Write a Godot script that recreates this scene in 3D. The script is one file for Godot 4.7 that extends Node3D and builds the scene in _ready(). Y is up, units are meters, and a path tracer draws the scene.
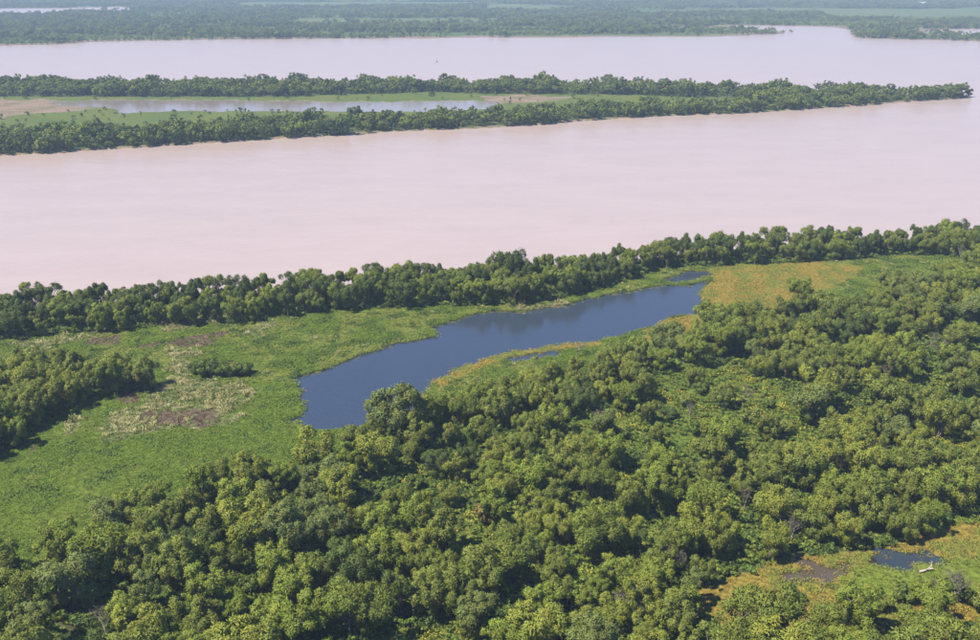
extends Node3D
# Aerial view of a braided muddy river: wooded floodplain with a blue lagoon, a long wooded island, far wooded shore.
# Ground outlines were measured on the photograph (980 x 640) and laid out on the level ground plane in metres.

const EYE := 100.0
const PITCH := 20.0
const FOCAL := 961.0
const LAGOON_LEVEL := 0.14

var rng := RandomNumberGenerator.new()
var noise_a := FastNoiseLite.new()
var noise_b := FastNoiseLite.new()
var noise_c := FastNoiseLite.new()
var mats := {}
var taken := {}

# ------------------------------------------------------------------ helpers
func ground(px: float, py: float) -> Vector2:
	var p := deg_to_rad(PITCH)
	var dx := (px - 490.0) / FOCAL
	var dy := -(py - 320.0) / FOCAL
	var wy := dy * cos(p) - sin(p)
	var wz := -dy * sin(p) - cos(p)
	var t := EYE / maxf(-wy, 0.004)
	return Vector2(dx * t, wz * t)

func outline(flat: Array) -> PackedVector2Array:
	var out := PackedVector2Array()
	for i in range(0, flat.size(), 2):
		out.append(ground(flat[i], flat[i + 1]))
	return out

func seen_at(p: Vector3) -> Vector2:
	var a := deg_to_rad(PITCH)
	var v := p - Vector3(0, EYE, 0)
	var depth := v.y * -sin(a) + v.z * -cos(a)
	var up := v.y * cos(a) + v.z * -sin(a)
	if depth < 1.0:
		return Vector2(-9999, -9999)
	return Vector2(490.0 + FOCAL * v.x / depth, 320.0 - FOCAL * up / depth)

func inside(p: Vector2, poly: PackedVector2Array) -> bool:
	return Geometry2D.is_point_in_polygon(p, poly)

func warped(p: Vector2, amount: float, scale: float) -> Vector2:
	return p + Vector2(noise_a.get_noise_2d(p.x * scale, p.y * scale), noise_a.get_noise_2d(p.x * scale + 431.0, p.y * scale - 97.0)) * amount

func numbered(called: String) -> String:
	var k: int = taken.get(called, -1) + 1
	taken[called] = k
	return called if k == 0 else "%s_%03d" % [called, k]

func tag(o: Node, label := "", category := "", group := "", kind := "") -> void:
	if label: o.set_meta("label", label)
	if category: o.set_meta("category", category)
	if group: o.set_meta("group", group)
	if kind: o.set_meta("kind", kind)

func mesh_node(called: String, mesh: Mesh, material: Material, parent: Node = self) -> MeshInstance3D:
	var o := MeshInstance3D.new()
	o.name = numbered(called) if parent == self else called
	o.mesh = mesh
	if material:
		for s in mesh.get_surface_count():
			mesh.surface_set_material(s, material)
	parent.add_child(o, true)
	return o

func scatter(called: String, mesh: Mesh, places: Array, tints: Array, parent: Node) -> MultiMeshInstance3D:
	var mm := MultiMesh.new()
	mm.transform_format = MultiMesh.TRANSFORM_3D
	mm.use_colors = true
	mm.mesh = mesh
	mm.instance_count = places.size()
	for i in places.size():
		mm.set_instance_transform(i, places[i])
		mm.set_instance_color(i, tints[i])
	var o := MultiMeshInstance3D.new()
	o.name = numbered(called) if parent == self else called
	o.multimesh = mm
	parent.add_child(o, true)
	o.set_meta("kind", "stuff")
	return o

func spun(at: Vector3, size: Vector3, lean := 0.0) -> Transform3D:
	var b := Basis(Vector3.UP, rng.randf() * TAU)
	if lean > 0.0:
		b = Basis(Vector3(rng.randfn(), 0, rng.randfn()).normalized(), rng.randf() * lean) * b
	return Transform3D(b.scaled_local(size), at)

# ------------------------------------------------------------------ mesh buffers
class Buffer:
	var v := PackedVector3Array()
	var n := PackedVector3Array()
	var c := PackedColorArray()
	var ix := PackedInt32Array()

	func leaf(p: Vector3, d: Vector3, across: Vector3, shade: Vector3, length: float, width: float, col: Color) -> void:
		# a kite of two faces, bent slightly along its rib
		var k := v.size()
		var mid := p + d * (length * 0.45)
		v.append(p); v.append(mid + across * width * 0.5); v.append(p + d * length - shade * (length * 0.12)); v.append(mid - across * width * 0.5)
		n.append(shade); n.append(shade); n.append(shade); n.append(shade)
		c.append(col); c.append(col); c.append(col); c.append(col)
		# Godot's front faces run clockwise; keep the front on the side of `shade`
		if across.cross(d).dot(shade) > 0.0:
			ix.append_array(PackedInt32Array([k, k + 2, k + 1, k, k + 3, k + 2]))
		else:
			ix.append_array(PackedInt32Array([k, k + 1, k + 2, k, k + 2, k + 3]))

	func tube(a: Vector3, b: Vector3, ra: float, rb: float, sides: int, col: Color) -> void:
		var d := (b - a).normalized()
		var s := d.cross(Vector3(0.31, 0.17, 0.93)).normalized()
		var t := d.cross(s)
		var k := v.size()
		for i in sides:
			var w := TAU * i / sides
			var r := s * cos(w) + t * sin(w)
			v.append(a + r * ra); n.append(r); c.append(col)
			v.append(b + r * rb); n.append(r); c.append(col)
		for i in sides:
			var i0 := k + 2 * i
			var i1 := k + 2 * ((i + 1) % sides)
			ix.append_array(PackedInt32Array([i0, i0 + 1, i1, i1, i0 + 1, i1 + 1]))

	func limb(path: Array, ra: float, rb: float, sides: int, col: Color) -> void:
		for i in path.size() - 1:
			var t0 := float(i) / (path.size() - 1)
			var t1 := float(i + 1) / (path.size() - 1)
			tube(path[i], path[i + 1], lerpf(ra, rb, t0), lerpf(ra, rb, t1), sides, col)

	func mesh(material: Material) -> ArrayMesh:
		var a := []
		a.resize(Mesh.ARRAY_MAX)
		a[Mesh.ARRAY_VERTEX] = v
		a[Mesh.ARRAY_NORMAL] = n
		a[Mesh.ARRAY_COLOR] = c
		a[Mesh.ARRAY_INDEX] = ix
		var m := ArrayMesh.new()
		m.add_surface_from_arrays(Mesh.PRIMITIVE_TRIANGLES, a)
		m.surface_set_material(0, material)
		return m

func unit() -> Vector3:
	return Vector3(rng.randfn(), rng.randfn(), rng.randfn()).normalized()

func vary(c: Color, amount: float) -> Color:
	var k := 1.0 + rng.randf_range(-amount, amount)
	var h := rng.randf_range(-amount, amount) * 0.35
	return Color(c.r * k * (1.0 + h), c.g * k, c.b * k * (1.0 - h))

# ------------------------------------------------------------------ trees
func tree_shapes(style: Dictionary) -> Array:
	# returns [trunk mesh, crown mesh]; the tree is about style.h tall and stands on the origin
	var h: float = style.h
	var r: float = style.r
	var wood := Buffer.new()
	var leaves := Buffer.new()
	var bark: Color = style.get("bark", Color(0.16, 0.13, 0.10))
	var fork := Vector3(rng.randf_range(-0.4, 0.4), h * rng.randf_range(0.16, 0.28), rng.randf_range(-0.4, 0.4))
	var stems := rng.randi_range(1, 3) if style.get("stems", 0) == 0 else int(style.stems)
	var tops := []
	var count: int = style.tufts
	var low: float = style.get("low", 0.16)
	# uneven envelope: a few big boughs, each carrying tufts
	var boughs := []
	var nb: int = style.get("boughs", 6)
	for i in nb:
		var a := TAU * (i + rng.randf_range(-0.3, 0.3)) / nb
		var out := rng.randf_range(0.35, 0.82) * r
		if i == 0:
			out *= 0.3
		boughs.append({"at": Vector3(cos(a) * out, h * rng.randf_range(0.46, 0.80), sin(a) * out), "r": r * rng.randf_range(0.28, 0.60)})
	for b in boughs:
		var per := maxi(2, int(round(float(count) / nb)))
		for i in per:
			var u := unit()
			u.y = absf(u.y) * 1.0 - 0.42
			u = u.normalized()
			var p: Vector3 = b.at + u * b.r * rng.randf_range(0.55, 1.05) * Vector3(1, 0.95, 1)
			p.y = clampf(p.y, h * low, h * 0.95)
			tops.append({"at": p, "r": r * rng.randf_range(0.15, 0.28), "bough": b})
	for i in int(count * 0.22):
		var a := rng.randf() * TAU
		var b: Dictionary = boughs[rng.randi() % boughs.size()]
		tops.append({"at": Vector3(cos(a), 0, sin(a)) * r * rng.randf_range(0.3, 0.75) + Vector3(0, h * rng.randf_range(low, 0.42), 0), "r": r * rng.randf_range(0.18, 0.28), "bough": b})
	# wood
	for s in stems:
		var base := Vector3(rng.randf_range(-0.35, 0.35), -0.3, rng.randf_range(-0.35, 0.35)) if stems > 1 else Vector3(0, -0.3, 0)
		var f := fork + Vector3(rng.randf_range(-0.5, 0.5), rng.randf_range(-0.3, 0.6), rng.randf_range(-0.5, 0.5)) * (1.0 if stems > 1 else 0.2)
		wood.limb([base, base.lerp(f, 0.5) + Vector3(rng.randf_range(-0.12, 0.12), 0, rng.randf_range(-0.12, 0.12)), f], h * 0.024, h * 0.018, 6, bark)
		for i in boughs.size():
			if i % stems != s:
				continue
			var e: Vector3 = boughs[i].at
			var m: Vector3 = f.lerp(e, 0.5) + Vector3(rng.randf_range(-0.3, 0.3), rng.randf_range(0.0, 0.5), rng.randf_range(-0.3, 0.3))
			wood.limb([f, m, e], h * 0.015, h * 0.006, 5, bark)
	for t in tops:
		if rng.randf() < style.get("twigs", 0.6):
			wood.limb([t.bough.at, (t.bough.at as Vector3).lerp(t.at, 0.6) + Vector3(0, 0.15, 0), t.at], h * 0.006, h * 0.002, 4, bark)
	# foliage
	var tone: Color = style.tone
	var heart := Vector3(0, h * 0.5, 0)
	var droop: float = style.get("droop", 0.35)
	for t in tops:
		var tint := vary(tone, 0.16)
		var nl := int(style.leaves * pow(t.r / (r * 0.26), 2.0))
		var outward: Vector3 = ((t.at as Vector3) - heart).normalized()
		for i in nl:
			var u := unit()
			if u.dot(outward) < -0.2 and rng.randf() < 0.6:
				u = -u
			u.y += 0.18
			u = u.normalized()
			var q: Vector3 = t.at + u * t.r * (1.0 - 0.45 * rng.randf() * rng.randf()) * Vector3(1, style.get("plume", 0.95), 1)
			if rng.randf() < 0.24:
				q += unit() * t.r * 0.55
			var d := (u * 0.55 + outward * 0.35 + unit() * 0.55 + Vector3(0, -droop + u.y * 0.25, 0)).normalized()
			var face := (u + unit() * 0.45)
			face = (face - d * face.dot(d)).normalized()
			var across := d.cross(face)
			var shade := (face * 0.45 + u * 0.45 + outward * 0.25).normalized()
			var ln: float = style.leaf * rng.randf_range(0.65, 1.35)
			leaves.leaf(q - d * ln * 0.4, d, across, shade, ln, ln * style.get("slim", 0.42), vary(tint, 0.14))
	return [wood.mesh(mats.bark), leaves.mesh(mats.leaf)]

func bare_shapes(h: float, leafy: float, bark: Color, tone: Color) -> Array:
	var wood := Buffer.new()
	var twigs := Buffer.new()
	var front := [[Vector3(0, -0.3, 0), Vector3(rng.randf_range(-0.15, 0.15), 1, rng.randf_range(-0.15, 0.15)).normalized(), h * 0.30, h * 0.02, 0]]
	while front.size():
		var b: Array = front.pop_back()
		var p: Vector3 = b[0]
		var d: Vector3 = b[1]
		var e := p + d * float(b[2])
		var fine: bool = b[4] >= 3
		(twigs if fine else wood).tube(p, e, b[3], b[3] * 0.65, 3 if fine else 5, bark)
		if b[4] < 5:
			for k in (3 if b[4] < 4 else 2):
				var nd := (d + unit() * 0.75 + Vector3(0, 0.22, 0)).normalized()
				front.append([p.lerp(e, rng.randf_range(0.6, 1.0)), nd, b[2] * rng.randf_range(0.62, 0.86), b[3] * 0.6, b[4] + 1])
		if b[4] >= 4 and rng.randf() < leafy:
			for k in 3:
				var ld := unit()
				var f := ld.cross(unit()).normalized()
				twigs.leaf(e, ld, f, ld.cross(f), 0.35, 0.16, vary(tone, 0.2))
	return [wood.mesh(mats.bark), twigs.mesh(mats.leaf)]

func shrub_shape(r: float, h: float, count: int, leaf: float, tone: Color, lobes: int) -> ArrayMesh:
	var b := Buffer.new()
	for l in lobes:
		var a := TAU * l / lobes + rng.randf()
		var at := Vector3(cos(a), 0, sin(a)) * r * rng.randf_range(0.15, 0.85) + Vector3(0, h * rng.randf_range(0.22, 0.72), 0)
		var lr := r * rng.randf_range(0.24, 0.50)
		var tint := vary(tone, 0.18)
		for i in count / lobes:
			var u := unit()
			u.y = u.y * 0.7 + 0.3
			u = u.normalized()
			var q := at + u * lr * rng.randf_range(0.65, 1.05) * Vector3(1, h / r * 0.55, 1)
			q.y = maxf(q.y, 0.04)
			var d := (u * 0.5 + unit() * 0.7 + Vector3(0, 0.15, 0)).normalized()
			var face := u + unit() * 0.4
			face = (face - d * face.dot(d)).normalized()
			var ln := leaf * rng.randf_range(0.6, 1.4)
			b.leaf(q - d * ln * 0.4, d, d.cross(face), (face * 0.5 + u * 0.5).normalized(), ln, ln * 0.45, vary(tint, 0.15))
	return b.mesh(mats.leaf)

func tuft_shape(spread: float, tall: float, blades: int, width: float, tone: Color, lean: float, head := false, head_tone := Color.WHITE) -> ArrayMesh:
	var b := Buffer.new()
	for i in blades:
		var a := rng.randf() * TAU
		var p := Vector3(cos(a), 0, sin(a)) * spread * sqrt(rng.randf())
		var d := (Vector3(rng.randfn() * lean, 1, rng.randfn() * lean) + p.normalized() * lean * 0.7).normalized()
		var w := Vector3(cos(a * 3.7), 0, sin(a * 3.7))
		w = (w - d * w.dot(d)).normalized()
		var ln := tall * rng.randf_range(0.55, 1.25)
		var up := (w.cross(d) * 0.5 + Vector3.UP).normalized()
		b.leaf(p - Vector3(0, 0.05, 0), d, w, up, ln, width * rng.randf_range(0.7, 1.4), vary(tone, 0.2))
		if head and rng.randf() < 0.7:
			b.leaf(p + d * ln * 0.72, (d + unit() * 0.35).normalized(), w, up, ln * 0.42, width * 2.1, vary(head_tone, 0.16))
	return b.mesh(mats.leaf)

# ------------------------------------------------------------------ textures and materials
func grain(seed_: int, frequency: float, low: float, high: float, octaves := 4, side := 512) -> ImageTexture:
	var f := FastNoiseLite.new()
	f.seed = seed_
	f.frequency = frequency
	f.fractal_octaves = octaves
	var im := f.get_seamless_image(side, side)
	im.convert(Image.FORMAT_RGB8)
	for y in side:
		for x in side:
			var k := lerpf(low, high, im.get_pixel(x, y).r)
			im.set_pixel(x, y, Color(k, k, k))
	return ImageTexture.create_from_image(im)

func waves(seed_: int, frequency: float, strength: float) -> ImageTexture:
	var f := FastNoiseLite.new()
	f.seed = seed_
	f.frequency = frequency
	f.fractal_octaves = 3
	var im := f.get_seamless_image(512, 512)
	im.bump_map_to_normal_map(strength)
	return ImageTexture.create_from_image(im)

func make_materials() -> void:
	var m := StandardMaterial3D.new()
	m.vertex_color_use_as_albedo = true
	m.roughness = 0.55
	m.metallic_specular = 0.3
	m.cull_mode = BaseMaterial3D.CULL_DISABLED
	m.backlight_enabled = true
	m.backlight = Color(0.5, 0.6, 0.25)
	mats.leaf = m
	m = StandardMaterial3D.new()
	m.vertex_color_use_as_albedo = true
	m.roughness = 0.9
	mats.bark = m
	m = StandardMaterial3D.new()
	m.vertex_color_use_as_albedo = true
	m.roughness = 0.95
	m.metallic_specular = 0.2
	m.albedo_texture = grain(11, 0.02, 0.55, 1.0)
	m.uv1_triplanar = true
	m.uv1_world_triplanar = true
	m.uv1_scale = Vector3(0.06, 0.06, 0.06)
	mats.soil = m
	# muddy river: silt in the water makes it an opaque pinkish brown with a soft sheen
	m = StandardMaterial3D.new()
	m.albedo_color = Color(0.375, 0.300, 0.258).linear_to_srgb()
	m.roughness = 0.28
	m.metallic_specular = 0.5
	m.albedo_texture = grain(23, 0.006, 0.965, 1.0, 4)
	m.normal_enabled = true
	m.normal_texture = waves(5, 0.02, 6.0)
	m.normal_scale = 0.12
	m.uv1_triplanar = true
	m.uv1_world_triplanar = true
	m.uv1_scale = Vector3(0.0035, 0.0035, 0.012)
	mats.river = m
	# lagoon: still, clear and deep, dark below the surface
	m = StandardMaterial3D.new()
	m.albedo_color = Color(0.031, 0.044, 0.062).linear_to_srgb()
	m.roughness = 0.06
	m.metallic_specular = 0.5
	m.normal_enabled = true
	m.normal_texture = waves(9, 0.03, 5.0)
	m.normal_scale = 0.16
	m.uv1_triplanar = true
	m.uv1_world_triplanar = true
	m.uv1_scale = Vector3(0.09, 0.09, 0.09)
	mats.lagoon = m
	m = m.duplicate()
	m.albedo_color = Color(0.075, 0.06, 0.045).linear_to_srgb()
	mats.slough = m
	m = m.duplicate()
	m.albedo_color = Color(0.22, 0.19, 0.165).linear_to_srgb()
	mats.shallow = m

# ------------------------------------------------------------------ outlines (photograph pixels: x, y, x, y ...)
var P := {}
func lay_out() -> void:
	var shore := [-420, 330, -200, 320, 0, 310, 100, 306, 200, 298, 300, 293, 400, 284, 500, 281, 600, 270, 700, 253, 800, 248, 900, 243, 985, 240, 1150, 232, 1500, 222]
	P.near_land = outline(shore + [2100, 800, 1500, 1600, -500, 1600, -1100, 800])
	P.river_row = outline([-420, 334, -200, 322, 0, 312, 100, 308, 200, 300, 300, 295, 400, 286, 500, 283, 600, 270, 700, 255, 800, 250, 900, 245, 985, 242, 1150, 234, 1500, 226,
		1500, 250, 1150, 262, 985, 262, 930, 256, 900, 257, 850, 260, 800, 264, 763, 265, 700, 267, 660, 270, 640, 276, 620, 284, 600, 289, 575, 296, 560, 300, 530, 304, 500, 306, 450, 308, 400, 309, 330, 311, 300, 318, 250, 323, 200, 324, 130, 331, 60, 337, 0, 341, -200, 352, -420, 362])
	P.main_forest = outline([-420, 585, -160, 572, 0, 566, 60, 562, 85, 548, 115, 530, 140, 514, 190, 510, 210, 494, 245, 481, 296, 482, 318, 480, 332, 470, 350, 455, 395, 441, 415, 432, 430, 421, 460, 416, 485, 409, 520, 403, 550, 391, 580, 381, 612, 369, 660, 358, 690, 348, 712, 337, 740, 333, 775, 320, 800, 313, 830, 316, 850, 302, 870, 297, 900, 291, 930, 289, 950, 278, 985, 264, 1150, 258, 1500, 245, 1900, 800, -700, 800])
	P.left_grove = outline([-420, 392, -150, 388, 0, 386, 100, 385, 165, 387, 120, 396, 87, 402, 47, 418, 25, 440, 8, 455, -20, 462, -150, 485, -420, 520])
	P.shrub_patch = outline([193, 369, 246, 371, 247, 378, 198, 378])
	P.lagoon = outline([295, 379, 312, 375, 345, 362, 370, 352, 392, 345, 417, 342, 439, 337, 430, 329, 437, 325, 445, 324, 457, 320, 490, 311, 522, 313, 565, 306, 590, 299, 630, 291, 662, 286, 690, 285, 711, 281, 700, 295, 705, 305, 697, 314, 667, 321, 645, 331, 600, 342, 565, 345, 515, 352, 490, 359, 457, 372, 437, 382, 424, 398, 418, 417, 405, 425, 370, 428, 345, 431, 327, 432, 310, 430, 302, 425, 286, 422, 302, 417, 304, 405, 297, 400, 301, 392])
	P.back_pool = outline([503, 360, 530, 355, 556, 350, 560, 356, 530, 361, 510, 363])
	P.dark_pond = outline([661, 281.5, 672, 276, 690, 272, 708, 271.5, 712, 275, 703, 280, 676, 283.6])
	P.lower_pond = outline([870, 561, 895, 551, 915, 548, 932, 557, 935, 563, 915, 569, 890, 571, 872, 567])
	P.mud_pool = outline([782, 574, 808, 563, 842, 559, 862, 563, 856, 577, 826, 586, 792, 586])
	P.clear_waters = [P.lagoon, P.back_pool, P.dark_pond]
	P.waters = [P.lagoon, P.back_pool, P.dark_pond, P.lower_pond, P.mud_pool]
	P.marsh_north = outline([712, 279, 705, 270, 763, 265, 800, 264, 842, 264, 864, 270, 845, 285, 829, 292, 800, 300, 775, 310, 736, 318, 705, 330, 670, 340, 640, 347, 645, 332, 668, 321, 697, 314, 705, 305, 700, 295])
	P.marsh_south = outline([690, 600, 728, 583, 740, 573, 770, 565, 800, 558, 840, 552, 880, 550, 905, 544, 925, 538, 950, 530, 1000, 518, 1150, 500, 1150, 600, 1000, 626, 960, 628, 900, 626, 850, 638, 800, 644, 740, 640, 705, 625])
	P.lime = outline([845, 592, 872, 574, 905, 573, 938, 563, 990, 545, 1080, 540, 1080, 585, 1000, 590, 935, 600, 870, 612])
	P.shore_strip = outline([437, 380, 457, 370, 490, 357, 515, 350, 565, 343, 600, 340, 600, 347, 567, 350, 520, 357, 495, 364, 470, 374, 450, 386, 436, 396])
	P.mud = [outline([85, 346, 95, 339, 115, 336, 125, 340, 120, 347, 100, 349]), outline([127, 351, 150, 345, 175, 341, 200, 336, 229, 331, 226, 338, 205, 346, 175, 349, 150, 351]),
		outline([114, 402, 130, 393, 146, 394, 141, 402, 125, 406]), outline([140, 419, 165, 412, 205, 412, 224, 416, 220, 424, 190, 429, 160, 428]), outline([25, 452, 45, 438, 38, 447, 30, 456])]
	P.reeds = [outline([166, 350, 200, 350, 192, 368, 190, 381, 230, 382, 256, 393, 244, 408, 228, 426, 150, 437, 103, 444, 98, 428, 112, 414, 148, 408, 150, 396, 162, 388, 170, 372]),
		outline([15, 344, 80, 336, 100, 335, 70, 345, 50, 352, 20, 352]), outline([150, 327, 200, 320, 235, 318, 210, 327, 170, 333]), outline([245, 333, 258, 326, 270, 327, 270, 335, 252, 337]),
		outline([256, 372, 268, 370, 277, 378, 270, 382]), outline([60, 424, 90, 415, 80, 430, 62, 445]), outline([500, 308, 560, 303, 575, 306, 530, 312])]
	P.gaps = [[outline([645, 385, 685, 364, 740, 368, 775, 386, 820, 415, 836, 455, 795, 470, 720, 466, 655, 448]), 0.13], [outline([446, 512, 488, 508, 496, 560, 494, 598, 450, 598]), 0.0],
		[outline([548, 428, 590, 412, 645, 418, 648, 455, 575, 462]), 0.2], [outline([365, 634, 475, 626, 490, 700, 350, 700]), 0.0], [outline([880, 385, 915, 372, 945, 385, 940, 410, 890, 412]), 0.25],
		[outline([895, 520, 985, 505, 1060, 500, 1060, 520, 930, 540]), 0.0], [outline([570, 565, 620, 552, 655, 560, 650, 590, 590, 600]), 0.15], [outline([228, 575, 255, 563, 278, 575, 275, 605, 235, 605]), 0.15],
		[outline([930, 440, 975, 425, 990, 440, 985, 470, 940, 475]), 0.25], [outline([690, 500, 720, 492, 738, 505, 730, 535, 695, 535]), 0.25], [outline([830, 395, 870, 420, 860, 445, 815, 430]), 0.2],
		[outline([395, 470, 425, 465, 430, 495, 400, 500]), 0.2], [outline([595, 480, 640, 470, 650, 500, 605, 510]), 0.25]]
	P.island = outline([-500, 190, -250, 172, 0, 156, 50, 153.5, 100, 150, 150, 147, 200, 144, 245, 141, 332, 136, 395, 131.5, 490, 128, 547, 124, 590, 120.5, 670, 116, 735, 114, 810, 109, 855, 106, 910, 102, 976, 97.6, 970, 96.2, 930, 95.5, 860, 93.5, 735, 90.5, 600, 87.5, 500, 85.5, 300, 83.5, 0, 83, -250, 83, -500, 84])
	P.island_pool = outline([50, 101.5, 120, 100.2, 245, 100.8, 380, 102.4, 415, 101.4, 490, 101, 502, 103, 490, 110, 400, 112.5, 320, 111.5, 245, 111.8, 180, 111, 128, 113.8, 114, 113, 122, 109, 100, 107.5, 62, 105.5])
	P.island_mud = outline([-300, 101, 0, 100, 55, 101, 62, 106, 100, 108.5, 60, 113, 0, 118, -300, 130])
	P.island_flat = outline([485, 96.5, 520, 96, 568, 97, 560, 101, 520, 104.5, 490, 103])
	P.island_front = outline([-500, 189.5, -250, 171.7, 0, 155.7, 50, 153.2, 100, 149.7, 150, 146.7, 200, 143.7, 245, 140.7, 332, 135.7, 395, 131.2, 490, 127.7, 547, 123.7, 590, 120.2, 670, 115.7, 735, 113.7, 810, 108.8, 855, 105.8, 910, 101.8, 974, 97.5,
		968, 96.3, 930, 95.7, 860, 94, 800, 96, 760, 100, 735, 107, 700, 108.5, 620, 111, 560, 113.5, 490, 119, 350, 123.5, 245, 127, 200, 131, 100, 134, 0, 141, -250, 151, -500, 165])
	P.island_back = outline([-500, 85.5, -250, 84.5, 0, 84, 300, 84.5, 500, 86.5, 600, 88.5, 735, 91.5, 860, 94.2, 860, 97, 800, 97, 740, 98.5, 690, 98, 620, 95.5, 490, 94.5, 420, 92.8, 390, 94.5, 330, 95.5, 300, 97.5, 100, 97.5, 0, 97.5, -250, 99, -500, 101])
	P.far_land = outline([-700, 62, -300, 53, 0, 46, 75, 44, 85, 42.3, 130, 41.3, 245, 39.3, 370, 38.6, 490, 37.6, 660, 36.5, 735, 36.4, 760, 35, 792, 33.2, 790, 32.4, 760, 31, 735, 29, 715, 27, 735, 25, 785, 26, 835, 27.2, 852, 29.6, 848, 31, 856, 38.2, 910, 39.6, 980, 41.2, 1200, 44, 1600, 50, 1600, -18, -700, -18])
	P.far_channels = [outline([-300, 16.5, 0, 14.2, 60, 13.6, 132, 10.2, 122, 6.8, 60, 8.2, 0, 9.0, -300, 10]), outline([664, 27.2, 678, 27, 680, 25.6, 668, 25.4]), outline([915, 33.6, 1000, 35.2, 1200, 38, 1200, 33, 1000, 29.2, 930, 29.2])]
	P.far_fields = [outline([485, 11, 560, 10.5, 590, 6.5, 490, 4]), outline([840, 20, 980, 21.5, 1200, 24, 1200, 9, 980, 9, 900, 10, 800, 9]), outline([590, 15, 760, 13, 900, 12.5, 900, 9.5, 760, 8, 640, 11]), outline([240, 7.5, 420, 7, 480, 5.4, 480, 2.4, 240, 2.6]),
		outline([-200, 1.5, 980, 1.2, 980, -1.5, -200, -1.5]), outline([280, 24, 480, 22.6, 560, 21.2, 470, 18.4, 300, 19.4])]

func in_any(p: Vector2, polys: Array) -> bool:
	for q in polys:
		if inside(p, q):
			return true
	return false

# zones: 0 water side, 1 forest floor, 2 meadow, 3 marsh, 4 reeds, 5 bare mud, 6 lush clearing, 7 bed of a pool
func near_zone(p: Vector2) -> int:
	var w := warped(p, 2.4, 6.0)
	if not inside(warped(p, 3.0, 3.0), P.near_land):
		return 0
	if in_any(warped(p, 1.6, 8.0), P.clear_waters) or inside(warped(p, 5.0, 14.0), P.mud_pool) or inside(warped(p, 3.5, 12.0), P.lower_pond):
		return 7
	if in_any(warped(p, 4.0, 9.0), P.mud) and noise_b.get_noise_2d(p.x * 22.0, p.y * 22.0) > -0.28:
		return 5
	if inside(warped(p, 5.0, 9.0), P.lime):
		return 8
	if inside(w, P.marsh_north) or inside(w, P.marsh_south) or inside(warped(p, 1.0, 8.0), P.shore_strip):
		return 3
	if in_any(warped(p, 4.5, 8.0), P.reeds):
		return 4
	if inside(w, P.river_row) or inside(w, P.left_grove):
		return 1
	if inside(w, P.main_forest):
		for g in P.gaps:
			if inside(w, g[0]):
				return 6
		return 1
	return 2

func zone_color(z: int, p: Vector2) -> Color:
	var a := noise_a.get_noise_2d(p.x * 5.0, p.y * 5.0)
	var b := noise_b.get_noise_2d(p.x * 14.0, p.y * 14.0)
	var c: Color
	if z == 2 and p.y > -222.0 + 14.0 * b:   # the lower meadow carries a deeper green sward
		a = a * 0.5 - 0.25
		b = b * 0.6
	match z:
		1: c = Color(0.085, 0.125, 0.030).lerp(Color(0.11, 0.10, 0.055), clampf(b + 0.2, 0, 1))
		2: c = Color(0.128, 0.186, 0.024).lerp(Color(0.18, 0.21, 0.042), clampf(a * 1.8 + 0.40, 0, 1)).lerp(Color(0.085, 0.135, 0.034), clampf(b * 1.6 - 0.15, 0, 1))
		8: c = Color(0.175, 0.235, 0.032)
		3: c = Color(0.29, 0.225, 0.045).lerp(Color(0.19, 0.215, 0.042), clampf(a * 2.0 + 0.3 + b * 1.5, 0, 1))
		4: c = Color(0.16, 0.19, 0.06).lerp(Color(0.30, 0.27, 0.14), clampf(b * 2.0 + 0.4, 0, 1))
		5: c = Color(0.17, 0.128, 0.088).lerp(Color(0.115, 0.092, 0.065), clampf(b * 2.0 + 0.4, 0, 1))
		6: c = Color(0.13, 0.19, 0.035).lerp(Color(0.23, 0.235, 0.045), clampf(a * 2.0 + 0.3, 0, 1))
		_: c = Color(0.16, 0.125, 0.09)
	return c

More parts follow.
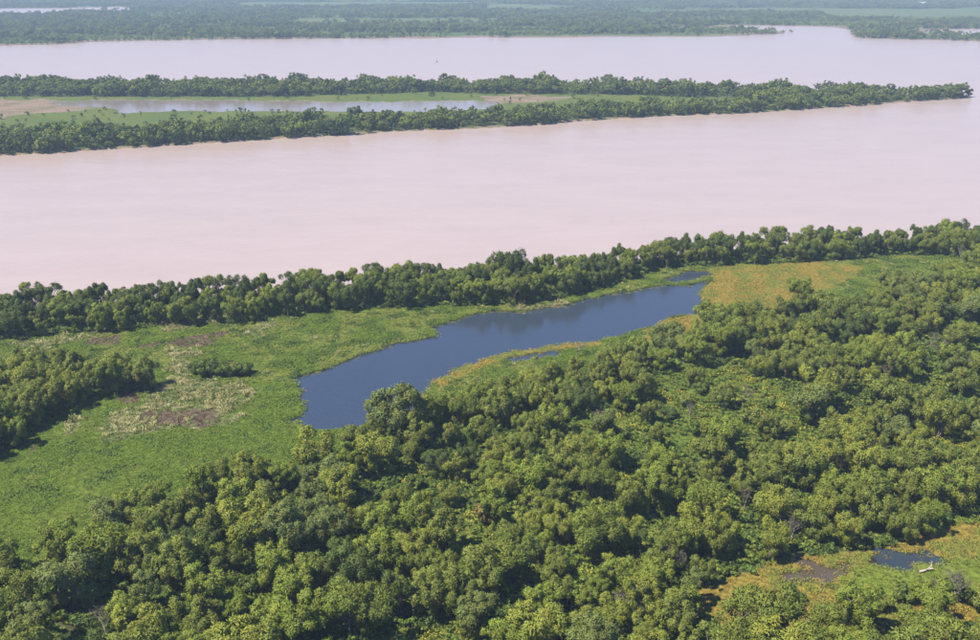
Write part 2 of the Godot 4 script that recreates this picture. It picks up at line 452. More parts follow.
func sheet(x0: float, z0: float, x1: float, z1: float, cell: float, zone: Callable, paint: Callable, lift: float, rough: float, keep := []) -> ArrayMesh:
	# a height-field: land stands `lift` above the river, beds of water lie below it
	var nx := int((x1 - x0) / cell) + 1
	var nz := int((z1 - z0) / cell) + 1
	var zs := PackedByteArray(); zs.resize(nx * nz)
	var wet := PackedFloat32Array(); wet.resize(nx * nz)
	for j in nz:
		for i in nx:
			var z: int = zone.call(Vector2(x0 + i * cell, z0 + j * cell))
			zs[j * nx + i] = z
			wet[j * nx + i] = 1.0 if z == 0 or z == 7 else 0.0
	for turn in (4 if cell < 0.8 else 2):
		var next := wet.duplicate()
		for j in range(1, nz - 1):
			for i in range(1, nx - 1):
				var k := j * nx + i
				next[k] = wet[k] * 0.4 + (wet[k - 1] + wet[k + 1] + wet[k - nx] + wet[k + nx]) * 0.15
		wet = next
	var b := Buffer.new()
	b.v.resize(nx * nz); b.c.resize(nx * nz)
	for j in nz:
		for i in nx:
			var k := j * nx + i
			var p := Vector2(x0 + i * cell, z0 + j * cell)
			var y := lerpf(lift, -1.3, smoothstep(0.12, 0.9, wet[k])) + noise_b.get_noise_2d(p.x * 6.0, p.y * 6.0) * rough
			b.v[k] = Vector3(p.x, y, p.y)
			b.c[k] = paint.call(zs[k], p, wet[k])
	for j in nz - 1:
		for i in nx - 1:
			var k := j * nx + i
			if zs[k] == 0 and zs[k + 1] == 0 and zs[k + nx] == 0 and zs[k + nx + 1] == 0 and wet[k] > 0.999 and wet[k + nx + 1] > 0.999:
				continue
			b.ix.append_array(PackedInt32Array([k, k + 1, k + nx, k + 1, k + nx + 1, k + nx]))
	b.n.resize(nx * nz)
	for j in nz:
		for i in nx:
			var k := j * nx + i
			var l := b.v[k - 1].y if i > 0 else b.v[k].y
			var r := b.v[k + 1].y if i < nx - 1 else b.v[k].y
			var u := b.v[k - nx].y if j > 0 else b.v[k].y
			var d := b.v[k + nx].y if j < nz - 1 else b.v[k].y
			b.n[k] = Vector3(l - r, 2.0 * cell, u - d).normalized()
	if keep is Array and keep.size() == 0:
		keep.append_array([zs, nx, nz])
	return b.mesh(mats.soil)

func water_sheet(poly: PackedVector2Array, grow: float, y: float) -> ArrayMesh:
	var big := Geometry2D.offset_polygon(poly, grow, Geometry2D.JOIN_ROUND)
	var q: PackedVector2Array = big[0]
	var tri := Geometry2D.triangulate_polygon(q)
	var b := Buffer.new()
	for p in q:
		b.v.append(Vector3(p.x, y, p.y)); b.n.append(Vector3.UP); b.c.append(Color.WHITE)
	for i in range(0, tri.size(), 3):
		var a := q[tri[i]]; var c := q[tri[i + 1]]; var d := q[tri[i + 2]]
		if (c - a).cross(d - a) > 0:
			b.ix.append_array(PackedInt32Array([tri[i], tri[i + 1], tri[i + 2]]))
		else:
			b.ix.append_array(PackedInt32Array([tri[i], tri[i + 2], tri[i + 1]]))
	return b.mesh(null)

# ------------------------------------------------------------------ scattering points apart from one another
func darts(poly: PackedVector2Array, tries: int, gap: Callable, used: Dictionary) -> Array:
	var lo := Vector2(INF, INF)
	var hi := -lo
	for p in poly:
		lo = lo.min(p); hi = hi.max(p)
	lo = lo.max(Vector2(-260, -420)); hi = hi.min(Vector2(260, -98))
	var out := []
	var cell := 4.0
	for t in tries:
		var p := Vector2(rng.randf_range(lo.x, hi.x), rng.randf_range(lo.y, hi.y))
		if absf(p.x) > 45.0 - p.y * 0.60 or not inside(p, poly) or not inside(p, P.near_land) or in_any(p, P.waters):
			continue
		var g: float = gap.call(p)
		if g <= 0.0:
			continue
		var c := Vector2i((p / cell).floor())
		var reach := int(ceil(g / cell))
		var ok := true
		for dx in range(-reach, reach + 1):
			for dy in range(-reach, reach + 1):
				for q in used.get(c + Vector2i(dx, dy), []):
					if p.distance_to(q) < g:
						ok = false
						break
				if not ok: break
			if not ok: break
		if not ok:
			continue
		if not used.has(c):
			used[c] = []
		used[c].append(p)
		out.append(p)
	return out

var protos := []
var tones := [
	["yellow-green", Color(0.208, 0.236, 0.034)],
	["mid-green", Color(0.152, 0.185, 0.030)],
	["dark green", Color(0.090, 0.124, 0.026)],
	["olive", Color(0.158, 0.190, 0.034)],
	["grey-green", Color(0.148, 0.182, 0.046)],
	["bright green", Color(0.176, 0.220, 0.030)],
]

func place_tree(called: String, proto: int, at: Vector3, size: Vector3, turn: float) -> Node3D:
	var p: Dictionary = protos[proto]
	var o := Node3D.new()
	o.name = numbered(called)
	add_child(o)
	for k in ["trunk", "crown"]:
		var m := MeshInstance3D.new()
		m.name = k
		m.mesh = p[k]
		o.add_child(m)
	o.transform = Transform3D(Basis(Vector3.UP, turn).scaled_local(size), at)
	return o

const ORDER := ["first", "second", "third", "fourth", "fifth", "sixth", "seventh", "eighth", "ninth", "tenth", "eleventh", "twelfth", "thirteenth", "fourteenth", "fifteenth", "sixteenth", "seventeenth", "eighteenth", "nineteenth", "twentieth"]

func label_row(items: Array, what: String) -> void:
	# items: {node, tone, zone, x}; the label counts trees of one tint from the left inside a named stretch
	var sets := {}
	for it in items:
		var k: String = it.tone + "|" + it.zone
		if not sets.has(k):
			sets[k] = []
		sets[k].append(it)
	for k in sets:
		var s: Array = sets[k]
		s.sort_custom(func(a, b): return a.x < b.x)
		for i in s.size():
			var it: Dictionary = s[i]
			var text := ""
			if s.size() == 1:
				text = "the only %s %s %s" % [it.tone, what, it.zone]
			elif i == 0:
				text = "leftmost %s %s %s" % [it.tone, what, it.zone]
			elif i == s.size() - 1:
				text = "rightmost %s %s %s" % [it.tone, what, it.zone]
			else:
				text = "%s %s %s from the left %s" % [ORDER[mini(i, 19)], it.tone, what, it.zone]
			it.node.set_meta("label", text)

# ------------------------------------------------------------------ the scene
func _ready() -> void:
	# camera
	var cam := Camera3D.new()
	cam.name = "camera"
	cam.position = Vector3(0, EYE, 0)
	cam.rotation_degrees = Vector3(-PITCH, 0, 0)
	cam.fov = rad_to_deg(2.0 * atan(320.0 / FOCAL))
	cam.near = 1.0
	cam.far = 30000.0
	add_child(cam)
	cam.current = true
	# sky and air
	var env := Environment.new()
	env.background_mode = Environment.BG_SKY
	var sm := ProceduralSkyMaterial.new()
	sm.sky_top_color = Color(0.27, 0.44, 0.74)
	sm.sky_horizon_color = Color(0.80, 0.85, 0.93)
	sm.sky_curve = 0.12
	sm.ground_bottom_color = Color(0.30, 0.33, 0.27)
	sm.ground_horizon_color = Color(0.72, 0.76, 0.80)
	env.background_energy_multiplier = 0.78
	var sky := Sky.new()
	sky.sky_material = sm
	env.sky = sky
	env.tonemap_mode = Environment.TONE_MAPPER_LINEAR
	env.tonemap_exposure = 1.86
	env.fog_enabled = true
	env.fog_density = 0.0002
	env.fog_light_color = Color(0.78, 0.89, 1.0)
	env.sdfgi_enabled = true
	env.ssao_enabled = true
	env.ssil_enabled = true
	var we := WorldEnvironment.new()
	we.name = "world_environment"
	we.environment = env
	add_child(we)
	# sun: high, from the left and a little behind the camera
	var sun := DirectionalLight3D.new()
	sun.name = "sun"
	sun.light_energy = 1.6
	sun.light_color = Color(1.0, 0.955, 0.88)
	sun.light_angular_distance = 0.5
	sun.shadow_enabled = true
	add_child(sun)
	sun.look_at_from_position(Vector3.ZERO, Vector3(0.60, -1.0, -0.22))

	rng.seed = 20240
	noise_a.seed = 3; noise_a.frequency = 0.01; noise_a.fractal_octaves = 4
	noise_b.seed = 8; noise_b.frequency = 0.01; noise_b.fractal_octaves = 3
	noise_c.seed = 15; noise_c.frequency = 0.01; noise_c.fractal_octaves = 2
	make_materials()
	lay_out()

	# ---- water
	var plane := PlaneMesh.new()
	plane.size = Vector2(16000, 12000)
	var river := mesh_node("river", plane, mats.river)
	river.position = Vector3(0, 0, -5600)
	tag(river, "wide pale brown silty river between the wooded shores", "", "", "structure")
	var lake := mesh_node("lagoon_water", water_sheet(P.lagoon, 2.5, LAGOON_LEVEL), mats.lagoon)
	tag(lake, "deep blue lagoon bending through the wooded floodplain", "", "", "structure")
	for d in [[P.back_pool, "narrow blue backwater behind the orange reed strip", mats.lagoon], [P.dark_pond, "small dark pond below the riverside trees", mats.lagoon], [P.lower_pond, "small blue pond in the lower marsh clearing", mats.lagoon], [P.mud_pool, "shallow brown pool in the orange marsh", mats.slough]]:
		var o := mesh_node("pond_water", water_sheet(d[0], 3.0, LAGOON_LEVEL + 0.02), d[2])
		tag(o, d[1], "", "", "structure")
	var ip := mesh_node("island_pool_water", water_sheet(P.island_pool, 6.0, 0.12), mats.shallow)
	tag(ip, "long shallow pool along the middle of the island", "", "", "structure")

	# ---- land
	var kept := []
	var X0 := -250.0; var Z0 := -410.0; var CELL := 0.5
	var near := sheet(X0, Z0, 250.0, -96.0, CELL, near_zone, func(z, p, wet):
		var c := zone_color(z, p)
		if z != 0 and z != 7 and wet > 0.03 and z != 1:
			c = c.lerp(Color(0.24, 0.20, 0.06), clampf(wet * 3.0, 0, 0.8) * clampf(0.5 + noise_b.get_noise_2d(p.x * 30.0, p.y * 30.0) * 2.0, 0, 1))
		return c, 0.55, 0.16, kept)
	tag(mesh_node("ground", near, mats.soil), "grassy floodplain ground around the lagoon", "", "", "structure")
	var island := sheet(-780.0, -900.0, 480.0, -430.0, 3.0, func(p):
		var w := warped(p, 2.5, 3.0)
		if not inside(w, P.island): return 0
		if inside(warped(p, 9.0, 5.0), P.island_pool): return 7
		if inside(warped(p, 14.0, 3.0), P.island_mud) or inside(warped(p, 10.0, 4.0), P.island_flat): return 5
		if inside(w, P.island_front) or inside(w, P.island_back): return 1
		return 2, func(z, p, wet):
		if z == 2: return Color(0.17, 0.205, 0.045).lerp(Color(0.12, 0.18, 0.04), clampf(0.5 + noise_a.get_noise_2d(p.x * 2.0, p.y * 2.0), 0, 1))
		if z == 5: return Color(0.36, 0.27, 0.20).lerp(Color(0.22, 0.20, 0.10), clampf(noise_b.get_noise_2d(p.x * 3.0, p.y * 6.0) * 1.5 + 0.3, 0, 1))
		if wet > 0.05: return Color(0.34, 0.26, 0.19)
		return zone_color(z, p), 0.7, 0.2)
	tag(mesh_node("island_ground", island, mats.soil), "low grassy ground of the long river island", "", "", "structure")
	var far_sheet := sheet(-4300.0, -6600.0, 4300.0, -1150.0, 22.0, func(p):
		var w := warped(p, 18.0, 0.6)
		if p.y < -5600.0: return 2
		if not inside(w, P.far_land): return 0
		if in_any(w, P.far_channels): return 7
		if in_any(w, P.far_fields): return 2
		return 1, func(z, p, wet):
		if z == 2: return Color(0.13, 0.20, 0.05).lerp(Color(0.20, 0.22, 0.09), clampf(0.4 + noise_a.get_noise_2d(p.x * 0.4, p.y * 0.8), 0, 1))
		if wet > 0.03: return Color(0.30, 0.24, 0.17)
		if z == 1: return Color(0.12, 0.17, 0.045)
		return zone_color(z, p), 1.0, 0.3)
	tag(mesh_node("far_ground", far_sheet, mats.soil), "flat wooded land across the far channel", "", "", "structure")
	print("land ", Time.get_ticks_msec())

	# ---- tree shapes
	for i in 18:
		var t: Array = tones[i % 6]
		var style := {"h": 10.0, "r": rng.randf_range(3.5, 4.5), "tufts": rng.randi_range(34, 46), "boughs": rng.randi_range(5, 8), "leaves": 360, "leaf": 0.50, "slim": 0.34, "plume": rng.randf_range(1.0, 1.35), "tone": t[1], "droop": rng.randf_range(0.25, 0.6)}
		if i >= 12:   # taller and narrower
			style.r = rng.randf_range(2.6, 3.2); style.boughs = 5; style.tufts = 30; style.low = 0.12; style.plume = 1.5; style.droop = 0.1
		var s := tree_shapes(style)
		protos.append({"trunk": s[0], "crown": s[1], "tone": t[0], "slender": i >= 12})
	var distant := []
	for i in 6:
		var t: Array = tones[[1, 2, 3, 5, 2, 1][i]]
		var s := tree_shapes({"h": 10.0, "r": rng.randf_range(3.6, 4.6), "tufts": 18, "boughs": 5, "leaves": 70, "leaf": 0.95, "tone": t[1], "droop": 0.2, "twigs": 0.0, "slim": 0.6, "low": 0.14})
		distant.append(s[1])
	var bares := []
	for i in 3:
		bares.append(bare_shapes(8.0, 0.25, Color(0.25, 0.215, 0.20), Color(0.14, 0.13, 0.07)))
	print("trees ", Time.get_ticks_msec())

	# ---- where the trees stand
	var used := {}
	var spots := []
	var gap_main := func(p: Vector2) -> float:
		if in_any(p, P.waters) or inside(p, P.marsh_south) or inside(p, P.marsh_north):
			return 0.0
		var s := 5.25 + 2.4 * noise_c.get_noise_2d(p.x * 5.0, p.y * 5.0)
		if noise_a.get_noise_2d(p.x * 3.0 + 77.0, p.y * 3.0) > 0.14:
			s *= 1.8
		for g in P.gaps:
			if inside(p, g[0]):
				if g[1] <= 0.0: return 0.0
				s /= sqrt(g[1])
				break
		return s
	for p in darts(P.main_forest, 60000, gap_main, used):
		spots.append({"p": p, "where": 0})
	for p in darts(P.river_row, 30000, func(p): return 4.1 + 0.9 * noise_c.get_noise_2d(p.x * 9.0, p.y * 9.0), used):
		spots.append({"p": p, "where": 1})
	for p in darts(P.left_grove, 12000, func(p): return 4.0, used):
		spots.append({"p": p, "where": 2})
	# single trees picked out on the photograph
	for q in [[393, 440, 1.3], [800, 313, 1.1], [318, 478, 0.85], [712, 335, 1.1], [740, 332, 1.0], [815, 415, 1.15], [884, 425, 1.15]]:
		spots.append({"p": ground(q[0], q[1]), "where": 0, "big": q[2]})
	for q in [[508, 285, 1.3], [545, 280, 1.1], [960, 256, 1.1]]:
		spots.append({"p": ground(q[0], q[1]), "where": 1, "big": q[2]})
	for s in spots:
		var p: Vector2 = s.p
		var k := rng.randf_range(0.78, 1.12) * (1.0 + 0.15 * noise_c.get_noise_2d(p.x * 4.0, p.y * 4.0))
		if s.where == 0:
			k = clampf((5.3 + 2.6 * noise_c.get_noise_2d(p.x * 5.0, p.y * 5.0)) / 5.5, 0.60, 1.0) * rng.randf_range(0.64, 1.10)
		if s.where == 1: k = rng.randf_range(0.55, 1.02)
		if s.where == 2: k = rng.randf_range(0.75, 1.0)
		if s.has("big"): k = s.big
		s.size = Vector3(k * rng.randf_range(0.88, 1.12), k, k * rng.randf_range(0.88, 1.12))
		# neighbouring trees tend to be of one tint
		var pick := noise_b.get_noise_2d(p.x * 3.5 + 900.0, p.y * 3.5) * 3.2 + rng.randf_range(-1.6, 1.6) + 2.5
		var tint := clampi(int(round(pick)), 0, 5)
		tint = [2, 1, 3, 5, 0, 4][tint]
		if s.where == 1: tint = [1, 2, 2, 5, 1, 3][rng.randi() % 6]
		if s.where == 2: tint = [3, 0, 0, 5, 1, 3][rng.randi() % 6]
		var row := rng.randi() % 2
		if s.where == 1 and rng.randf() < 0.55 or s.where == 0 and rng.randf() < 0.14: row = 2
		s.proto = tint + 6 * row
		s.at = Vector3(p.x, 0.45, p.y)
		s.seen = seen_at(s.at)
		var top := seen_at(s.at + Vector3(0, 9.0 * k, 0))
		s.shown = s.seen.x > -12 and s.seen.x < 992 and top.y < 632 and s.seen.y > 0
		s.far = s.at.distance_to(Vector3(0, EYE, 0))
	spots.sort_custom(func(a, b): return a.far < b.far)
	var singles := [0, 0, 0]
	var most := [300, 230, 70]
	var rest := {}
	var rows := []
	for s in spots:
		var w: int = s.where
		if s.shown and singles[w] < most[w]:
			singles[w] += 1
			var o := place_tree(["willow_tree", "riverbank_tree", "grove_tree"][w], s.proto, s.at, s.size, rng.randf() * TAU)
			tag(o, "", "tree", ["willows of the near woodland", "trees lining the river bank", "trees of the meadow grove"][w])
			rows.append({"node": o, "tone": ("slender " if protos[s.proto].slender else "") + protos[s.proto].tone, "x": s.seen.x, "y": s.seen.y, "where": w})
		else:
			if not rest.has(s.proto): rest[s.proto] = []
			rest[s.proto].append(Transform3D(Basis(Vector3.UP, rng.randf() * TAU).scaled_local(s.size), s.at))
	for r in rows:
		r.zone = stretch(r)
	label_row(rows.filter(func(r): return r.where == 0), "willow")
	label_row(rows.filter(func(r): return r.where == 1), "tree")
	label_row(rows.filter(func(r): return r.where == 2), "tree")
	print("spots ", spots.size(), " singles ", singles)
	var wood := Node3D.new()
	wood.name = "woodland"
	add_child(wood)
	tag(wood, "dense willow woodland filling the floodplain behind the nearer trees", "woodland", "", "stuff")
	for k in rest:
		var white := []
		white.resize(rest[k].size())
		white.fill(Color.WHITE)
		scatter("crowns", protos[k].crown, rest[k], white, wood)
		scatter("trunks", protos[k].trunk, rest[k], white, wood)

	# ---- island and far woods
	far_wood("island_woodland", "dense belts of small trees covering the long river island", distant, [P.island_front, P.island_back], Vector2(-760, -900), Vector2(480, -450), 24000, 0.45, 0.98, [P.island_pool])
	far_wood("island_scrub", "sparse low bushes dotted over the island grass beside the pool", distant, [P.island], Vector2(-760, -900), Vector2(480, -450), 1500, 0.16, 0.4, [P.island_pool, P.island_mud])
	far_wood("far_woodland", "hazy blue-green forest on the land across the far channel", distant, [P.far_land], Vector2(-2600, -4600), Vector2(2600, -1200), 260000, 0.58, 1.0, P.far_channels + P.far_fields)
	print("far ", Time.get_ticks_msec())

	# ---- undergrowth, grass, reeds
	cover(kept, X0, Z0, CELL)
	details(bares)
	print("done ", Time.get_ticks_msec())

func stretch(r: Dictionary) -> String:
	var x: float = r.x
	var y: float = r.y
	if r.where == 1:
		var spots := [[80, "at the left edge"], [165, "behind the round mud patch"], [250, "behind the long mud patch"], [340, "behind the straw tufts"], [430, "behind the meadow's end"], [500, "above the lagoon's brown inlet"], [570, "above the pale reed bank"], [640, "where the bank narrows"], [720, "above the small dark pond"], [790, "behind the marsh's left half"], [860, "behind the marsh's right half"], [930, "behind the green strip"], [9999, "at the right edge"]]
		for q in spots:
			if x < q[0]:
				return "on the riverbank %s" % q[1]
	if r.where == 2:
		return "in the meadow grove at the left edge" if y < 410 else "in the lower half of the left meadow grove"
	var side := "far left" if x < 160 else "left" if x < 330 else "left of centre" if x < 490 else "right of centre" if x < 650 else "right" if x < 820 else "far right"
	var band := "near the bottom edge" if y > 610 else "in the lower wood" if y > 560 else "above the lower wood" if y > 515 else "in the middle wood" if y > 470 else "in the upper wood" if y > 420 else "along the wood's upper fringe"
	return "%s, %s" % [band, side]

func far_wood(called: String, label: String, shapes: Array, polys: Array, lo: Vector2, hi: Vector2, tries: int, small: float, big: float, not_in: Array) -> void:
	var places := []
	var tints := []
	for s in shapes:
		places.append([]); tints.append([])
	for i in tries:
		var p := Vector2(rng.randf_range(lo.x, hi.x), rng.randf_range(lo.y, hi.y))
		if absf(p.x) > 60.0 - p.y * 0.58 or not in_any(p, polys) or in_any(p, not_in):
			continue
		if lo.y < -2000.0:
			var open := noise_a.get_noise_2d(p.x * 0.25, p.y * 0.9)
			if open > 0.05 and p.y < -1560.0 and rng.randf() < 0.93:
				continue
		var k := rng.randf_range(small, big) * (1.0 + (0.25 if lo.y < -2000.0 else 0.55) * noise_c.get_noise_2d(p.x * 2.2, p.y * 2.2))
		var g := rng.randf_range(0.82, 1.18)
		if lo.y < -2000.0:
			g *= 1.2
			var scrub := noise_b.get_noise_2d(p.x * 0.30, p.y * 1.3)
			if scrub > 0.05:
				k *= 0.6
				g *= 1.25
			elif scrub < -0.2:
				k *= 1.15
				g *= 0.85
		var w := rng.randi() % shapes.size()
		places[w].append(spun(Vector3(p.x, 0.5, p.y), Vector3(k * rng.randf_range(0.85, 1.2), k, k * rng.randf_range(0.85, 1.2))))
		tints[w].append(Color(g * rng.randf_range(0.92, 1.1), g, g))
	var o := Node3D.new()
	o.name = called
	add_child(o)
	tag(o, label, "woodland", "", "stuff")
	var n := 0
	for w in shapes.size():
		scatter("crowns", shapes[w], places[w], tints[w], o)
		n += places[w].size()
	print(called, " ", n)

func cover(kept: Array, X0: float, Z0: float, CELL: float) -> void:
	var zs: PackedByteArray = kept[0]
	var nx: int = kept[1]
	var nz: int = kept[2]
	var grass := [tuft_shape(0.75, 0.42, 60, 0.10, Color(0.130, 0.192, 0.025), 0.55), tuft_shape(0.75, 0.34, 60, 0.11, Color(0.18, 0.22, 0.042), 0.65), tuft_shape(0.7, 0.5, 50, 0.13, Color(0.098, 0.150, 0.028), 0.5)]
	var marsh := [tuft_shape(0.7, 0.38, 50, 0.10, Color(0.30, 0.235, 0.05), 0.6), tuft_shape(0.7, 0.42, 50, 0.10, Color(0.19, 0.215, 0.045), 0.6)]
	var reeds := [tuft_shape(0.45, 1.1, 34, 0.10, Color(0.20, 0.22, 0.07), 0.42, true, Color(0.33, 0.305, 0.155)), tuft_shape(0.5, 0.8, 36, 0.10, Color(0.13, 0.17, 0.05), 0.4)]
	var flowers := [tuft_shape(0.55, 0.7, 40, 0.12, Color(0.17, 0.21, 0.035), 0.4, true, Color(0.34, 0.31, 0.045))]
	var brown := [tuft_shape(0.5, 0.75, 26, 0.07, Color(0.165, 0.122, 0.082), 0.3)]
	var bush := [shrub_shape(1.15, 1.3, 190, 0.42, Color(0.13, 0.185, 0.032), 5), shrub_shape(1.0, 1.0, 170, 0.40, Color(0.175, 0.22, 0.038), 4), shrub_shape(1.3, 1.6, 200, 0.42, Color(0.08, 0.12, 0.03), 5)]
	var sets := {"grass": [grass, [[], [], []], [[], [], []]], "marsh": [marsh, [[], []], [[], []]], "reeds": [reeds, [[], []], [[], []]], "brown": [brown, [[]], [[]]], "flowers": [flowers, [[]], [[]]], "bush": [bush, [[], [], []], [[], [], []]]}
	for j in range(2, nz - 2, 2):
		for i in range(2, nx - 2, 2):
			var z := zs[j * nx + i]
			if z == 7:   # plants standing in the shallows along the waterline
				var edge := 0
				for q in [-2, 2, -2 * nx, 2 * nx]:
					if zs[j * nx + i + q] != 7 and zs[j * nx + i + q] != 0: edge += 1
				var near_edge := noise_b.get_noise_2d((X0 + i * CELL) * 9.0, (Z0 + j * CELL) * 9.0)
				if edge > 0 and near_edge > -0.25 and rng.randf() < 0.75:
					for k in 3: put_one(sets.marsh, 0 if rng.randf() < 0.4 else 1, X0 + i * CELL + rng.randf_range(-0.8, 0.8), Z0 + j * CELL + rng.randf_range(-0.8, 0.8), rng.randf_range(0.4, 0.9), 0.08)
				continue
			if z == 0:
				continue
			var x := X0 + i * CELL
			var y := Z0 + j * CELL
			if absf(x) > 25.0 - y * 0.56:
				continue
			var a := noise_a.get_noise_2d(x * 5.0, y * 5.0)
			var b := noise_b.get_noise_2d(x * 14.0, y * 14.0)
			if z == 2 and y > -222.0 + 14.0 * b:
				a = a * 0.5 - 0.25
				b = b * 0.5
			match z:
				1:
					if rng.randf() < 0.36: put_one(sets.bush, [0, 0, 1, 1, 2][rng.randi() % 5], x, y, rng.randf_range(0.5, 1.5))
					elif rng.randf() < 0.5: put_one(sets.grass, rng.randi() % 3, x, y, rng.randf_range(0.9, 1.6))
				2:
					for k in 2:
						put_one(sets.grass, 2 if b > 0.16 else (1 if a + rng.randf_range(-0.2, 0.2) > 0.0 else 0), x, y, rng.randf_range(0.7, 1.2))
					if b > 0.22 and rng.randf() < 0.14: put_one(sets.bush, rng.randi() % 3, x, y, rng.randf_range(0.35, 0.7))
					if a > 0.14 and b > -0.05 and rng.randf() < 0.05: put_one(sets.reeds, 0, x, y, rng.randf_range(0.5, 0.8))
				3:
					put_one(sets.marsh, 1 if a * 2.0 + b * 1.5 + rng.randf_range(-0.25, 0.25) > 0.16 else 0, x, y, rng.randf_range(0.7, 1.2))
					if rng.randf() < 0.5: put_one(sets.marsh, 0 if rng.randf() < 0.65 else 1, x, y, rng.randf_range(0.6, 1.1))
				8:
					for k in 2: put_one(sets.grass, 1, x, y, rng.randf_range(0.7, 1.2))
				4:
					if b > -0.1 and rng.randf() < 0.6: put_one(sets.reeds, 0, x, y, rng.randf_range(0.4, 1.05))
					elif rng.randf() < 0.7: put_one(sets.reeds, 1, x, y, rng.randf_range(0.6, 1.1))
					else: put_one(sets.grass, rng.randi() % 3, x, y, 1.0)
				5:
					if rng.randf() < 0.8: put_one(sets.brown, 0, x, y, rng.randf_range(0.5, 1.2))
				6:
					put_one(sets.grass, rng.randi() % 2, x, y, rng.randf_range(0.9, 1.5))
					if a > -0.05 and b > -0.1 and rng.randf() < 0.3: put_one(sets.flowers, 0, x, y, rng.randf_range(0.6, 1.3))
					if rng.randf() < 0.3: put_one(sets.bush, 1 if rng.randf() < 0.7 else 0, x, y, rng.randf_range(0.5, 1.1))
	var says := {"grass": ["meadow_grass", "bright green wet grass of the meadow and clearings", "grass"], "marsh": ["marsh_grass", "orange and yellow marsh plants around the water", "marsh grass"],
		"reeds": ["reed_tufts", "pale straw coloured reed tufts on the left meadow", "reeds"], "brown": ["dry_stalks", "brown dead stalks on the bare mud patches", "dry grass"], "flowers": ["wildflowers", "yellow flowering plants in the sunny woodland clearings", "flowers"], "bush": ["undergrowth", "low leafy undergrowth beneath the trees and in the clearings", "undergrowth"]}
	for k in sets:
		var o := Node3D.new()
		o.name = says[k][0]
		add_child(o)
		tag(o, says[k][1], says[k][2], "", "stuff")
		for w in sets[k][0].size():
			if sets[k][1][w].size():
				scatter("plants", sets[k][0][w], sets[k][1][w], sets[k][2][w], o)
		print(k, " ", sets[k][1].map(func(q): return q.size()))

func put_one(entry: Array, which: int, x: float, z: float, s: float, y := 0.46) -> void:
	var p := Vector3(x + rng.randf_range(-0.6, 0.6), y, z + rng.randf_range(-0.6, 0.6))
	entry[1][which].append(spun(p, Vector3(s * rng.randf_range(0.85, 1.2), s, s * rng.randf_range(0.85, 1.2)), 0.15))
	var g := rng.randf_range(0.85, 1.15)
	entry[2][which].append(Color(g * rng.randf_range(0.93, 1.08), g, g))

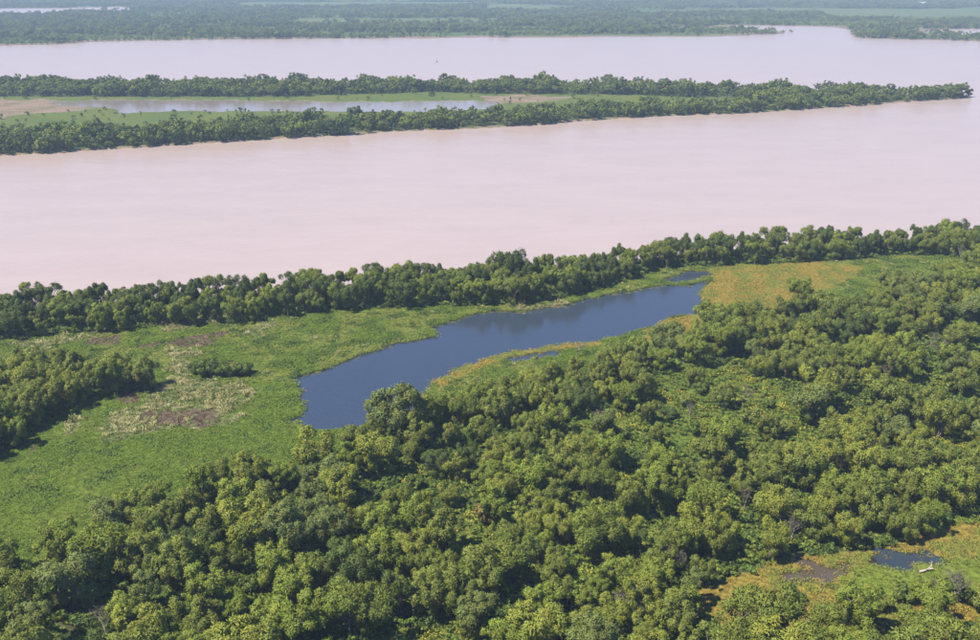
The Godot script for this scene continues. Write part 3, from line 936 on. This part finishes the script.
func details(bares: Array) -> void:
	# leafless grey trees, picked out on the photograph
	var rows := []
	for q in [[940, 362, 1.0], [930, 350, 0.8], [966, 372, 0.9], [887, 384, 0.8], [746, 404, 0.8], [948, 300, 0.9], [870, 440, 0.8], [577, 358, 0.8], [595, 430, 0.8], [481, 400, 0.8], [72, 566, 0.9], [254, 530, 0.9], [522, 552, 0.9], [402, 556, 0.9], [743, 512, 0.8], [672, 580, 0.9], [952, 606, 1.0], [932, 612, 0.9], [299, 486, 0.7], [106, 640, 0.9],
		[320, 306, 0.9], [265, 315, 0.9], [200, 318, 0.8], [430, 304, 0.8], [610, 284, 0.8], [845, 256, 0.8], [960, 262, 0.9], [690, 420, 0.6], [350, 640, 0.9], [615, 620, 0.8], [835, 480, 0.7], [440, 480, 0.8], [895, 470, 0.8], [790, 545, 0.8], [820, 590, 0.5]]:
		var p := ground(q[0], q[1])
		var s: Array = bares[rng.randi() % bares.size()]
		var o := Node3D.new()
		o.name = numbered("bare_tree")
		add_child(o)
		for k in 2:
			var m := MeshInstance3D.new()
			m.name = ["trunk", "branches"][k]
			m.mesh = s[k]
			o.add_child(m)
		o.transform = Transform3D(Basis(Vector3.UP, rng.randf() * TAU).scaled_local(Vector3.ONE * q[2]), Vector3(p.x, 0.4, p.y))
		tag(o, "", "bare tree", "leafless grey trees standing in the wood")
		rows.append({"node": o, "tone": "leafless grey", "x": q[0], "y": q[1], "where": 1 if q[1] < 320 else 0})
	for r in rows:
		r.zone = stretch(r)
	label_row(rows, "tree")
	# shrubs
	var kinds := []
	for i in 4:
		var tone: Color = [Color(0.12, 0.165, 0.034), Color(0.085, 0.13, 0.03), Color(0.175, 0.205, 0.04), Color(0.20, 0.165, 0.055)][i]
		var st := Buffer.new()
		for k in 5:
			var d := Vector3(rng.randf_range(-0.5, 0.5), 1, rng.randf_range(-0.5, 0.5)).normalized()
			st.limb([Vector3(0, -0.2, 0), d * 0.9, d * 2.0 + Vector3(0, 0.2, 0)], 0.07, 0.025, 5, Color(0.15, 0.12, 0.09))
		kinds.append([st.mesh(mats.bark), shrub_shape(2.2, 3.4, 2600, 0.5, tone, 11)])
	rows = []
	var named := ["fresh green", "dark green", "yellow-green", "bronze"]
	for q in [[197, 375, 1, 1.1], [205, 377, 0, 1.2], [213, 375, 1, 1.25], [222, 377, 0, 1.1], [231, 376, 2, 1.15], [240, 377, 0, 1.1], [226, 372, 1, 1.0], [210, 371, 0, 1.0], [246, 375, 0, 0.9],
		[540, 392, 3, 1.3], [488, 526, 3, 1.6], [254, 524, 3, 1.3], [700, 395, 0, 0.9], [722, 410, 1, 0.9], [684, 408, 2, 1.0], [750, 425, 2, 1.0], [768, 410, 0, 0.8], [735, 440, 0, 1.0], [785, 436, 2, 1.0], [670, 420, 1, 0.9], [698, 436, 0, 1.1],
		[468, 566, 0, 0.9], [480, 582, 2, 1.0], [462, 590, 0, 1.0], [796, 604, 1, 0.55], [838, 622, 2, 0.8], [905, 604, 0, 0.9], [880, 610, 2, 1.0], [955, 600, 0, 1.1], [975, 610, 2, 1.0], [910, 532, 0, 0.8], [940, 522, 1, 0.9], [965, 516, 0, 0.8],
		[600, 432, 2, 0.9], [622, 440, 0, 0.9], [575, 440, 2, 0.9], [400, 664, 0, 0.9], [445, 668, 2, 1.0], [910, 400, 0, 0.9], [925, 395, 2, 0.8], [610, 580, 0, 1.0], [640, 584, 2, 0.9], [250, 594, 0, 0.9], [262, 588, 2, 0.8], [858, 440, 2, 1.0], [835, 428, 0, 0.8], [955, 460, 0, 0.9], [712, 522, 0, 0.9], [415, 490, 0, 0.9], [625, 497, 2, 0.9]]:
		var p := ground(q[0], q[1])
		var o := Node3D.new()
		o.name = numbered("shrub")
		add_child(o)
		for k in 2:
			var m := MeshInstance3D.new()
			m.name = ["stems", "foliage"][k]
			m.mesh = kinds[q[2]][k]
			o.add_child(m)
		o.transform = Transform3D(Basis(Vector3.UP, rng.randf() * TAU).scaled_local(Vector3.ONE * q[3] * rng.randf_range(0.9, 1.1)), Vector3(p.x, 0.4, p.y))
		tag(o, "", "shrub", "shrubs in the meadow and the clearings")
		rows.append({"node": o, "tone": named[q[2]], "x": q[0], "y": q[1], "where": 0})
	for r in rows:
		r.zone = "of the thicket on the left meadow" if r.x < 250 and r.y < 380 else stretch(r)
	label_row(rows, "shrub")
	# fallen trunks bleached pale
	for q in [[925, 574, 0.3, 2.8, "pale fallen trunk beside the small blue pond in the marsh"], [508, 636, 1.2, 3.0, "short pale stump lying in the wood near the bottom edge"]]:
		var p := ground(q[0], q[1])
		var o := Node3D.new()
		o.name = numbered("fallen_trunk")
		add_child(o)
		o.transform = Transform3D(Basis(Vector3.UP, q[2]), Vector3(p.x, 0.75, p.y))
		tag(o, q[4], "log")
		var pale := Color(0.42, 0.37, 0.31)
		var b := Buffer.new()
		var n: float = q[3]
		b.limb([Vector3(-n * 0.5, 0, 0), Vector3(-n * 0.15, 0.12, 0.1), Vector3(n * 0.2, 0.1, -0.05), Vector3(n * 0.5, 0.2, 0.15)], 0.24, 0.12, 8, pale)
		mesh_node("stem", b.mesh(mats.bark), null, o)
		for k in 3:
			var br := Buffer.new()
			var at := Vector3(lerpf(-0.1, 0.42, k / 2.0) * n, 0.12, 0)
			br.limb([at, at + Vector3(0.5, 0.5, 0.35 - 0.5 * k), at + Vector3(0.8, 0.9, 0.6 - 0.8 * k)], 0.08, 0.03, 5, pale)
			mesh_node("branch", br.mesh(mats.bark), null, o)
	# channel buoy on the far reach
	var bp := ground(437, 62)
	var buoy := Node3D.new()
	buoy.name = "channel_buoy"
	add_child(buoy)
	buoy.position = Vector3(bp.x, 0.0, bp.y)
	tag(buoy, "small dark buoy alone on the pale far channel", "buoy")
	var dark := Color(0.05, 0.05, 0.055)
	var f := Buffer.new()
	f.limb([Vector3(0, -0.4, 0), Vector3(0, 0.5, 0), Vector3(0, 0.8, 0)], 1.1, 0.75, 14, dark)
	mesh_node("float", f.mesh(mats.bark), null, buoy)
	f = Buffer.new()
	for k in 3:
		var w := TAU * k / 3.0
		f.tube(Vector3(cos(w) * 0.6, 0.7, sin(w) * 0.6), Vector3(cos(w) * 0.15, 2.6, sin(w) * 0.15), 0.07, 0.06, 5, dark)
	mesh_node("tower", f.mesh(mats.bark), null, buoy)
	f = Buffer.new()
	f.limb([Vector3(0, 2.5, 0), Vector3(0, 2.9, 0), Vector3(0, 3.3, 0)], 0.4, 0.02, 10, dark)
	mesh_node("topmark", f.mesh(mats.bark), null, buoy)
	# a white house far off among the fields
	var hp := ground(922, 5.0)
	var house := Node3D.new()
	house.name = "house"
	add_child(house)
	house.position = Vector3(hp.x, 1.0, hp.y)
	tag(house, "tiny white house far off beyond the green fields", "house")
	var white := StandardMaterial3D.new()
	white.albedo_color = Color(0.78, 0.77, 0.74).linear_to_srgb()
	white.roughness = 0.8
	var tile := StandardMaterial3D.new()
	tile.albedo_color = Color(0.45, 0.42, 0.40).linear_to_srgb()
	var glass := StandardMaterial3D.new()
	glass.albedo_color = Color(0.05, 0.06, 0.08)
	glass.roughness = 0.1
	var bx := BoxMesh.new()
	bx.size = Vector3(16, 5, 9)
	mesh_node("wall", bx, white, house).position = Vector3(0, 2.5, 0)
	var pr := PrismMesh.new()
	pr.size = Vector3(10.4, 3.0, 17.4)
	var roof := mesh_node("roof", pr, tile, house)
	roof.position = Vector3(0, 6.5, 0)
	roof.rotation.y = PI / 2
	for k in 3:
		var wn := BoxMesh.new()
		wn.size = Vector3(1.6, 1.6, 0.2) if k != 1 else Vector3(1.4, 2.6, 0.2)
		mesh_node("window" if k != 1 else "door", wn, glass, house).position = Vector3(-5.0 + 5.0 * k, 2.6 if k != 1 else 1.3, 4.55)
